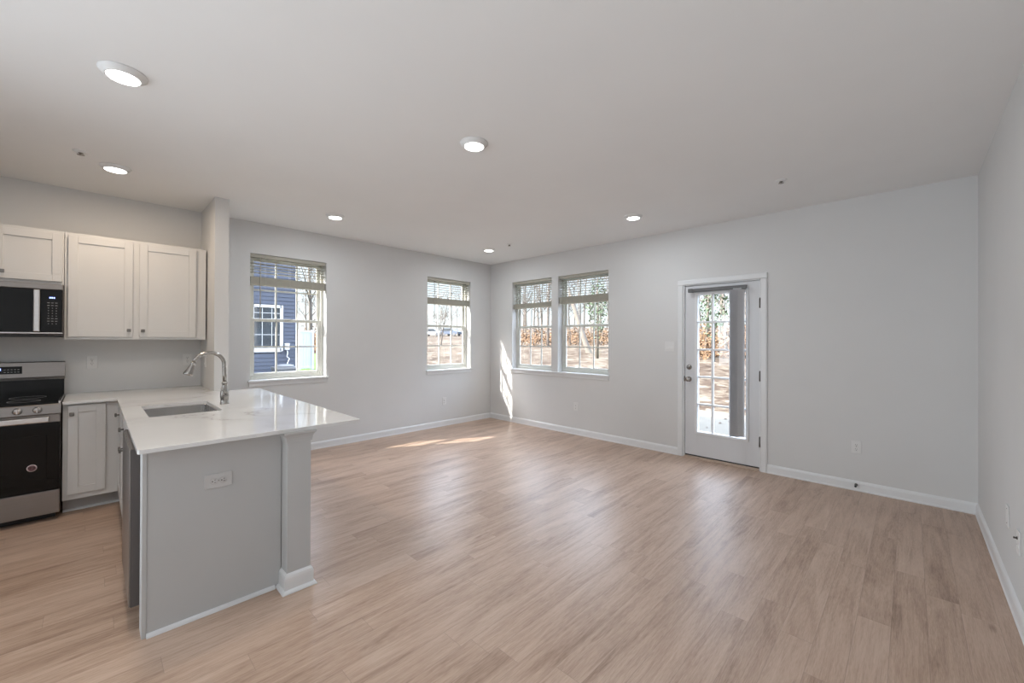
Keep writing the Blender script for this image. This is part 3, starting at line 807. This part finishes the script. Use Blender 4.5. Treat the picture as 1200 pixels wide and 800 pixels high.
m_ = MB(); m_.box(0.07, RW - 0.07, -0.7062, -0.7045, 0.30, 0.66, 0.002); m_.build('oven_window', 'blackglass', od)
m_ = MB()
m_.lathe([(0.026, 0), (0.026, 0.0008), (0, 0.0008)], (0.614, -0.7062, 0.424), '-Y', 28)
st = m_.build('sticker', 'sticker', od); st['label'] = 'round white and pink sticker'
m_ = MB(); m_.lathe([(0.021, 0), (0.021, 0.0004), (0.0185, 0.0004), (0.0185, 0)], (0.614, -0.7070, 0.424), '-Y', 28)
for k in range(4): m_.box(0.603 - 0.002 * (k % 2), 0.625 + 0.002 * (k % 2), -0.7075, -0.7070, 0.412 + k * 0.007, 0.4145 + k * 0.007)
m_.build('sticker_print', 'stickerink', st)
m_ = MB(); m_.box(0.003, RW - 0.003, -0.706, -0.670, 0.058, 0.233, 0.004); m_.build('storage_drawer', 'steel', rg)

# ------------------------------------------------------------------ microwave
mw = thing('microwave', 'stainless over-the-range microwave with black glass door', 'microwave', (0, -5.915, 1.415), L90)
MB().box(0.001, RW, -0.41, -0.002, 0.0, 0.418, 0.002).build('body', 'dwside', mw)
MB().box(0.001, RW - 0.004, -0.446, -0.41, 0.372, 0.416, 0.003).build('vent_panel', 'steel', mw)
m_ = MB(); m_.box(0.001, 0.632, -0.446, -0.411, 0.028, 0.370, 0.003); md = m_.build('door', 'blackglass', mw)
m_ = MB(); m_.box(0.598, 0.634, -0.478, -0.458, 0.030, 0.366, 0.007, 3); m_.box(0.606, 0.626, -0.46, -0.444, 0.04, 0.065); m_.box(0.606, 0.626, -0.46, -0.444, 0.33, 0.355)
m_.build('door_handle', 'steelbright', md)
m_ = MB(); m_.box(0.635, RW - 0.006, -0.446, -0.411, 0.028, 0.370, 0.003); cpn = m_.build('control_panel', 'blackglass', mw)
m_ = MB()
for k in range(3): m_.box(0.682 + k * 0.011, 0.689 + k * 0.011, -0.4468, -0.446, 0.300, 0.311)
m_.build('clock_digits', 'bluedisp', cpn)
m_ = MB()
for q in range(9):
    for k in range(3):
        ww = 0.013 if q in (0, 1, 6, 7) else 0.006
        m_.box(0.672 + k * 0.021 - ww / 2 + 0.005, 0.672 + k * 0.021 + ww / 2 + 0.005, -0.4467, -0.446, 0.262 - q * 0.021, 0.266 - q * 0.021)
m_.build('keypad', 'keymark', cpn)
MB().box(0.001, RW - 0.004, -0.446, -0.41, 0.016, 0.027, 0.002).build('bottom_trim', 'steelbright', mw)
MB().box(0.01, RW - 0.01, -0.435, -0.02, -0.012, 0.0, 0.002).build('underside_grille', 'black', mw)

# ------------------------------------------------------------------ exterior
def ground_mat():
    m, nt, b = new_mat('leaf_litter_ground')
    co = nd(nt, 'ShaderNodeTexCoord').outputs['Object']
    s = nd(nt, 'ShaderNodeSeparateXYZ', {0: co})
    n1 = nd(nt, 'ShaderNodeTexNoise', {'Vector': co, 'Scale': 4.5, 'Detail': 5.0, 'Roughness': 0.85}).outputs['Fac']
    n2 = nd(nt, 'ShaderNodeTexNoise', {'Vector': co, 'Scale': 0.22, 'Detail': 3.0}).outputs['Fac']
    vo = nd(nt, 'ShaderNodeTexVoronoi', {'Vector': co, 'Scale': 2.6})
    vr = nd(nt, 'ShaderNodeSeparateColor', {0: vo.outputs['Color']}).outputs[0]
    v = mth(nt, 'MULTIPLY_ADD', mth(nt, 'SUBTRACT', n1, 0.5), 1.5, 0.45)
    v = mth(nt, 'ADD', v, mth(nt, 'MULTIPLY_ADD', vr, 0.4, -0.2))
    v = mth(nt, 'ADD', v, mth(nt, 'MULTIPLY_ADD', n2, 0.7, -0.35))
    c = ramp(nt, v, [(0.12, (0.015, 0.009, 0.005)), (0.40, (0.040, 0.026, 0.017)), (0.56, (0.068, 0.053, 0.038)), (0.85, (0.125, 0.113, 0.093))])
    gr = ramp(nt, n1, [(0.3, (0.027, 0.054, 0.011)), (0.7, (0.065, 0.103, 0.027))])
    mx_ = mth(nt, 'MULTIPLY', mth(nt, 'LESS_THAN', s.outputs[0], -6.0), mth(nt, 'LESS_THAN', mth(nt, 'MULTIPLY_ADD', n2, 6.0, mth(nt, 'ADD', s.outputs[1], mth(nt, 'MULTIPLY', s.outputs[0], 0.55))), -2.5))
    mk = mth(nt, 'MULTIPLY', mx_, mth(nt, 'GREATER_THAN', s.outputs[0], -30.0))
    mx = nd(nt, 'ShaderNodeMix', {'Factor': mk, 'A': c, 'B': gr}, data_type='RGBA')
    nt.links.new(mx.outputs['Result'], b.inputs['Base Color'])
    b.inputs['Roughness'].default_value = 0.95
    b.inputs['Specular IOR Level'].default_value = 0.1
    return m
M['ground'] = ground_mat()
M['concrete'] = simple('patio_concrete', (0.082, 0.073, 0.057), 0.85, vary=0.12, vscale=6)
M['bark'] = simple('tree_bark', (0.065, 0.053, 0.043), 0.9, vary=0.25, vscale=4)
M['barkpale'] = simple('pale_tree_bark', (0.108, 0.093, 0.078), 0.9, vary=0.2, vscale=4)
M['brush'] = simple('dry_brush', (0.108, 0.059, 0.027), 0.9, vary=0.45, vscale=1.2)
M['leafgreen'] = simple('evergreen_leaves', (0.027, 0.046, 0.014), 0.6, vary=0.4, vscale=3)
M['leafbrown'] = simple('dead_leaves', (0.054, 0.027, 0.015), 0.8, vary=0.4, vscale=8)
M['siding'] = simple('navy_siding', (0.028, 0.034, 0.054), 0.6, vary=0.05, vscale=1.5)
M['extwhite'] = simple('exterior_white', (0.36, 0.36, 0.36), 0.5)
M['roof'] = simple('roof_shingle', (0.027, 0.027, 0.028), 0.9, vary=0.2, vscale=8)
M['darkpane'] = simple('far_window_glass', (0.027, 0.032, 0.038), 0.05, vary=0.3, vscale=2.5)
M['fence'] = simple('white_vinyl_fence', (0.44, 0.45, 0.50), 0.4)
M['acgray'] = simple('condenser_grey', (0.108, 0.108, 0.113), 0.5)
M['acdark'] = simple('condenser_coil', (0.043, 0.043, 0.046), 0.6)
M['carwhite'] = simple('white_car_paint', (0.167, 0.184, 0.200), 0.25)
M['carblue'] = simple('blue_grey_car_paint', (0.049, 0.062, 0.089), 0.25)

def gz(x, y):
    return -0.15 + 0.04 * max(0.0, y - 5.0) + 0.012 * max(0.0, -x - 12.0) + (0.05 * noise.noise((x * 0.22, y * 0.22, 0)) if (y > 6 or x < -10) else 0.0)
def make_ground():
    bm = bmesh.new(); xs = [-150 + i * 3.0 for i in range(75)]; ys = [-60 + i * 3.0 for i in range(75)]
    g = [[bm.verts.new((x, y, gz(x, y))) for y in ys] for x in xs]
    for i in range(len(xs) - 1):
        for j in range(len(ys) - 1):
            f = bm.faces.new((g[i][j], g[i + 1][j], g[i + 1][j + 1], g[i][j + 1])); f.smooth = True
    m = MB(); m.bm = bm
    struct(m.build('ground', 'ground'))
make_ground()
tag(MB((3.6, 2.2, -0.15)).box(0.8, 6.4, TH + 0.01, 4.15, -0.2, -0.10, 0.01).build('patio_slab', 'concrete'), 'pale concrete patio slab outside the glass door', 'patio')
m_ = MB()
for i in range(70):
    x, y = random.uniform(1.2, 4.6), random.uniform(0.5, 4.0)
    a = random.uniform(0, PI); s = random.uniform(0.035, 0.075)
    p = [(x + s * math.cos(a + q) * k, y + s * math.sin(a + q) * k, -0.098 + 0.012 * (j % 2) + 0.004) for j, (q, k) in enumerate(((0, 1), (0.9, .5), (PI, 1), (PI + .9, .5)))]
    m_.quad(p)
tag(m_.build('fallen_leaves', 'leafbrown'), 'scattered brown dead leaves on the concrete patio', 'leaves', kind='stuff')

# neighbouring house
nh = thing('neighbor_house', 'navy blue lap-sided house across the lawn, seen through the window beside the peninsula', 'house', (-8.0, -0.7, -0.15))
oh = (-8.0, -0.7, -0.15)
HX, HY0, HY1, HZ = -8.0, -13.0, -0.665, 6.4
wy0, wy1, wz0, wz1 = -1.83, -1.09, 1.10, 2.34
m_ = MB(oh); m_.box(HX - 7.0, HX - 0.02, HY0, HY1, -0.3, HZ)
z = -0.05
while z < HZ - 0.1:
    segs = [(HY0, HY1)] if not (wz0 - 0.05 < z + 0.11 and z < wz1 + 0.05) else [(HY0, wy0 - 0.02), (wy1 + 0.02, HY1)]
    for a, b in segs: m_.prism([(HX - 0.02, z), (HX + 0.016, z), (HX + 0.002, z + 0.112), (HX - 0.02, z + 0.112)], 'Y', a, b)
    z += 0.112
m_.build('siding', 'siding', nh)
m_ = MB(oh); m_.box(HX - 0.1, HX + 0.028, HY1 - 0.03, HY1 + 0.02, -0.2, HZ, 0.004); m_.build('corner_board', 'extwhite', nh)
m_ = MB(oh)
for a, b, c, d in ((wy0 - 0.05, wy0 + 0.035, wz0 - 0.07, wz1 + 0.05), (wy1 - 0.035, wy1 + 0.05, wz0 - 0.07, wz1 + 0.05), (wy0, wy1, wz1 - 0.035, wz1 + 0.05), (wy0, wy1, wz0 - 0.09, wz0 + 0.03), (wy0, wy1, 1.93, 1.985)):
    m_.box(HX - 0.02, HX + 0.035, a, b, c, d, 0.004)
for k in (1, 2): m_.box(HX - 0.01, HX + 0.012, wy0 + (wy1 - wy0) * k / 3 - 0.008, wy0 + (wy1 - wy0) * k / 3 + 0.008, wz0, wz1)
m_.box(HX - 0.01, HX + 0.012, wy0, wy1, 1.51, 1.526); m_.box(HX - 0.01, HX + 0.012, wy0, wy1, 2.14, 2.156)
hw_ = m_.build('window', 'extwhite', nh)
MB(oh).box(HX - 0.018, HX + 0.004, wy0, wy1, wz0, wz1).build('window_glass', 'darkpane', hw_)
m_ = MB(oh); m_.prism([(HX + 0.35, HZ), (HX - 7.35, HZ), (HX - 3.5, HZ + 2.4)], 'Y', HY0 - 0.3, HY1 + 0.3); m_.build('roof', 'roof', nh)

acx, acy = -7.33, -1.19
ac = thing('air_conditioner', 'round-cornered grey outdoor air conditioner beside the navy house', 'air conditioner', (acx, acy, -0.15))
MB().prism(rrect(-0.29, 0.29, -0.27, 0.27, 0.09), 'Z', 0.06, 0.70).build('coil_housing', 'acdark', ac)
m_ = MB()
for k in range(12): m_.prism(rrect(-0.296, 0.296, -0.276, 0.276, 0.09), 'Z', 0.10 + k * 0.05, 0.118 + k * 0.05)
m_.build('louvers', 'acgray', ac)
m_ = MB(); m_.prism(rrect(-0.305, 0.305, -0.285, 0.285, 0.09), 'Z', 0.70, 0.76); m_.prism(rrect(-0.36, 0.36, -0.36, 0.36, 0.05), 'Z', -0.02, 0.06)
m_.lathe([(0.25, 0.76), (0.24, 0.80), (0.12, 0.83), (0, 0.835)], (0, 0, 0), 'Z', 24)
m_.build('top_cover', 'acgray', ac)
db = thing('electrical_disconnect', 'white electrical disconnect box on the navy siding above the air conditioner', 'electrical box', (-7.98, -0.94, 1.17))
MB().box(-0.01, 0.09, -0.06, 0.06, -0.1, 0.1, 0.008).build('box', 'extwhite', db)
MB().tube([(0.05, 0, -0.09), (0.07, 0.01, -0.2), (0.09, -0.02, -0.3), (0.12, 0.04, -0.36), (0.25, -0.05, -0.48), (0.40, -0.12, -0.56), (0.45, -0.14, -0.64)], 0.014, 8).build('conduit', 'extwhite', db)

fn = thing('privacy_fence', 'short white vinyl privacy fence panel standing on the green lawn', 'fence', (-16.0, 2.37, -0.15))
of = (-16.0, 2.37, -0.15)
m_ = MB(of)
for k in range(4): m_.box(-16.02, -15.98, 2.12 + k * 0.125, 2.24 + k * 0.125, 0.0, 1.74, 0.006)
m_.build('boards', 'fence', fn)
m_ = MB(of); m_.box(-16.03, -15.97, 2.06, 2.68, 1.70, 1.80, 0.01); m_.build('top_rail', 'fence', fn)
m_ = MB(of); m_.box(-16.03, -15.97, 2.06, 2.68, -0.06, 0.06, 0.01); m_.build('bottom_rail', 'fence', fn)
for yy in (2.06, 2.66):
    m_ = MB(of); m_.box(-16.06, -15.94, yy - 0.06, yy + 0.06, -0.3, 1.83, 0.012); m_.build('post', 'fence', fn)

# trees
def tree_parts(seed, height, rad, lean=(0, 0), twig=3):
    rng = random.Random(seed)
    tr, br = MB(), MB()
    def rv(s): return Vector((rng.uniform(-s, s), rng.uniform(-s, s), rng.uniform(-s * .4, s * .8)))
    def limb(mb, p, d, ln, r, lvl, seg):
        n = 5 if lvl < 2 else 4
        pts, rads = [p.copy()], [r]
        q = p.copy(); dd = d.copy()
        for i in range(n):
            dd = (dd + rv(0.16 if lvl else 0.05) + Vector((0, 0, 0.05))).normalized()
            q = q + dd * (ln / n); pts.append(q.copy()); rads.append(max(0.010, r * (1 - 0.8 * (i + 1) / n)))
        mb.tube(pts, rads, seg, caps=False)
        return pts, rads
    d0 = Vector((lean[0], lean[1], 1)).normalized()
    pts, rads = limb(tr, Vector((0, 0, -0.3)), d0, height * 0.95, rad, 0, 8)
    def sub(pts, rads, ln, lvl):
        if lvl > twig: return
        cnt = (9, 5, 4, 3)[lvl - 1] + rng.randint(0, 1)
        for i in range(cnt):
            t = rng.uniform(0.28 if lvl == 1 else 0.25, 0.98) * (len(pts) - 1)
            k = int(min(t, len(pts) - 2)); f = t - k
            p = pts[k].lerp(pts[k + 1], f); r = rads[k] * (1 - f) + rads[k + 1] * f
            ax = (pts[k + 1] - pts[k]).normalized()
            side = ax.cross(Vector((rng.uniform(-1, 1), rng.uniform(-1, 1), rng.uniform(-1, 1)))).normalized()
            d = (ax * rng.uniform(0.5, 1.0) + side * rng.uniform(0.6, 1.0)).normalized()
            l2 = ln * rng.uniform(0.6, 1.1) * (1.15 - 0.5 * t / (len(pts) - 1))
            a, b = limb(br, p, d, l2, max(0.014, r * rng.uniform(0.4, 0.62)), lvl, 5 if lvl == 1 else 3)
            sub(a, b, l2 * 0.52, lvl + 1)
    sub(pts, rads, height * 0.36, 1)
    return tr, br
def make_tree(name, label, cat, seed, height, rad, lean=(0, 0), mat='bark', group=None, twig=3):
    t = thing(name, label, cat, (0, 0, 0), 0, group)
    a, b = tree_parts(seed, height, rad, lean, twig)
    a.build('trunk', mat, t); b.build('branches', mat, t)
    return t
def at(px, dist):
    """ground point seen in a compass direction from the room's viewpoint"""
    u = (px - 600) / F_PX
    dx = -math.sin(YAW) + math.cos(YAW) * u; dy = math.cos(YAW) + math.sin(YAW) * u
    l = math.hypot(dx, dy)
    x = 5.4027 + dx / l * dist; y = -4.9842 + dy / l * dist
    return (x, y, gz(x, y))
LBL = 'bare leafless tree standing at the wooded edge beyond the leaf-covered field'
GRP = 'bare trees at the wooded edge'
protos = [make_tree('bare_tree', LBL, 'tree', s, h, r, mat=mt, group=GRP) for s, h, r, mt in ((1, 13, .12, 'bark'), (2, 10, .09, 'barkpale'), (3, 15, .15, 'bark'), (4, 8, .07, 'barkpale'), (5, 11, .10, 'bark'))]
rt = random.Random(21)
spots = []
for i in range(17): spots.append((803 + i * 6.2 + rt.uniform(-3, 3), rt.uniform(25, 44)))
for i in range(34): spots.append((590 + i * 4.2 + rt.uniform(-3, 3), rt.uniform(38, 68)))
for i in range(9): spots.append((495 + i * 8 + rt.uniform(-3, 3), rt.uniform(70, 95)))
for i in range(5): spots.append((358 + i * 6 + rt.uniform(-2, 2), rt.uniform(42, 60)))
for i, (px, ds_) in enumerate(spots):
    t = protos[i] if i < 5 else dup(protos[rt.randrange(5)])
    t.location = at(px, ds_); t.rotation_euler = (0, 0, rt.uniform(0, 6.28))
t = make_tree('bare_tree', 'large bare forked tree beside the white fence and navy house', 'tree', 12, 10, .13, (0.02, 0.03), 'bark'); t.location = at(363, 27); t.rotation_euler = (0, 0, 1.0)
t = make_tree('bare_tree', 'pale leaning tree trunk seen through the right half of the paired windows', 'tree', 13, 12, .22, (-0.30, -0.18), 'barkpale'); t.location = at(692, 30)
t = make_tree('bare_tree', 'thin dark bare tree in front of the parked cars', 'tree', 14, 6, .09, (0.12, 0.1), 'bark'); t.location = at(516, 44)

def leafy(name, label, px, dist, h, cr, n, seed, zc):
    rng = random.Random(seed)
    t = thing(name, label, 'tree', at(px, dist))
    MB().tube([(0, 0, -0.3), (0.03, 0.02, h * .5), (0, 0, h)], [0.09, 0.06, 0.02], 8).build('trunk', 'bark', t)
    m = MB()
    for i in range(n):
        a = rng.uniform(0, 2 * PI); rr = cr * math.sqrt(rng.random()); z = zc + rng.gauss(0, h * .17)
        rr *= max(0.15, 1 - abs(z - zc) / (h * .55))
        p = Vector((rr * math.cos(a), rr * math.sin(a), z)); s = rng.uniform(.05, .11)
        u = Vector((rng.uniform(-1, 1), rng.uniform(-1, 1), rng.uniform(-1, 1))).normalized(); v = u.orthogonal().normalized()
        m.quad([p + u * s, p + v * s * .5, p - u * s, p - v * s * .5])
    m.build('foliage', 'leafgreen', t)
leafy('evergreen_tree', 'green-leaved tree seen through the right half of the paired windows', 700, 25, 5.0, 0.75, 520, 5, 3.2)
leafy('evergreen_tree', 'small green-leaved tree beyond the field, seen through the glass door', 836, 23, 3.6, 0.9, 380, 6, 2.6)

# dry brush along the wooded edge: nobody could count it
m_ = MB(); rb = random.Random(9)
for i in range(13000):
    px = rb.choice((rb.uniform(800, 880), rb.uniform(585, 725), rb.uniform(585, 725), rb.uniform(352, 392)))
    dist = rb.uniform(24, 34) if px > 760 else (rb.uniform(40, 60) if px > 500 else rb.uniform(38, 55))
    x, y, z = at(px, dist); z += abs(rb.gauss(0, 0.75))
    s = rb.uniform(.05, .15)
    u = Vector((rb.uniform(-1, 1), rb.uniform(-1, 1), rb.uniform(-1, 1))).normalized(); v = u.orthogonal().normalized(); p = Vector((x, y, z))
    m_.quad([p + u * s, p + v * s * .45, p - u * s, p - v * s * .45])
tag(m_.build('undergrowth', 'brush'), 'rusty brown dry undergrowth along the wooded edge', 'undergrowth', kind='stuff')

def car(label, px, dist, paint, rz):
    t = thing('parked_car', label, 'car', at(px, dist), rz)
    side = [(-2.2, .35), (2.2, .35), (2.25, .85), (1.35, 1.0), (.75, 1.55), (-1.5, 1.6), (-2.15, 1.0)]
    m = MB(); m.prism(side, 'Y', -.85, .85); m.build('body', paint, t)
    m = MB(); m.prism([(1.22, 1.02), (.70, 1.48), (-1.42, 1.52), (-1.95, 1.02)], 'Y', -.865, .865); m.build('windows', 'darkpane', t)
    for wx in (-1.4, 1.4):
        for wy in (-.86, .70):
            MB().lathe([(.34, 0), (.34, .16), (0, .16)], (wx, wy, .34), 'Y', 18).build('wheel', 'rubber', t)
car('pale parked car far off through the single window near the far corner', 507, 88, 'carwhite', 0.5)
car('dark blue-grey parked car far off, right of the pale one', 529, 86, 'carblue', 0.2)
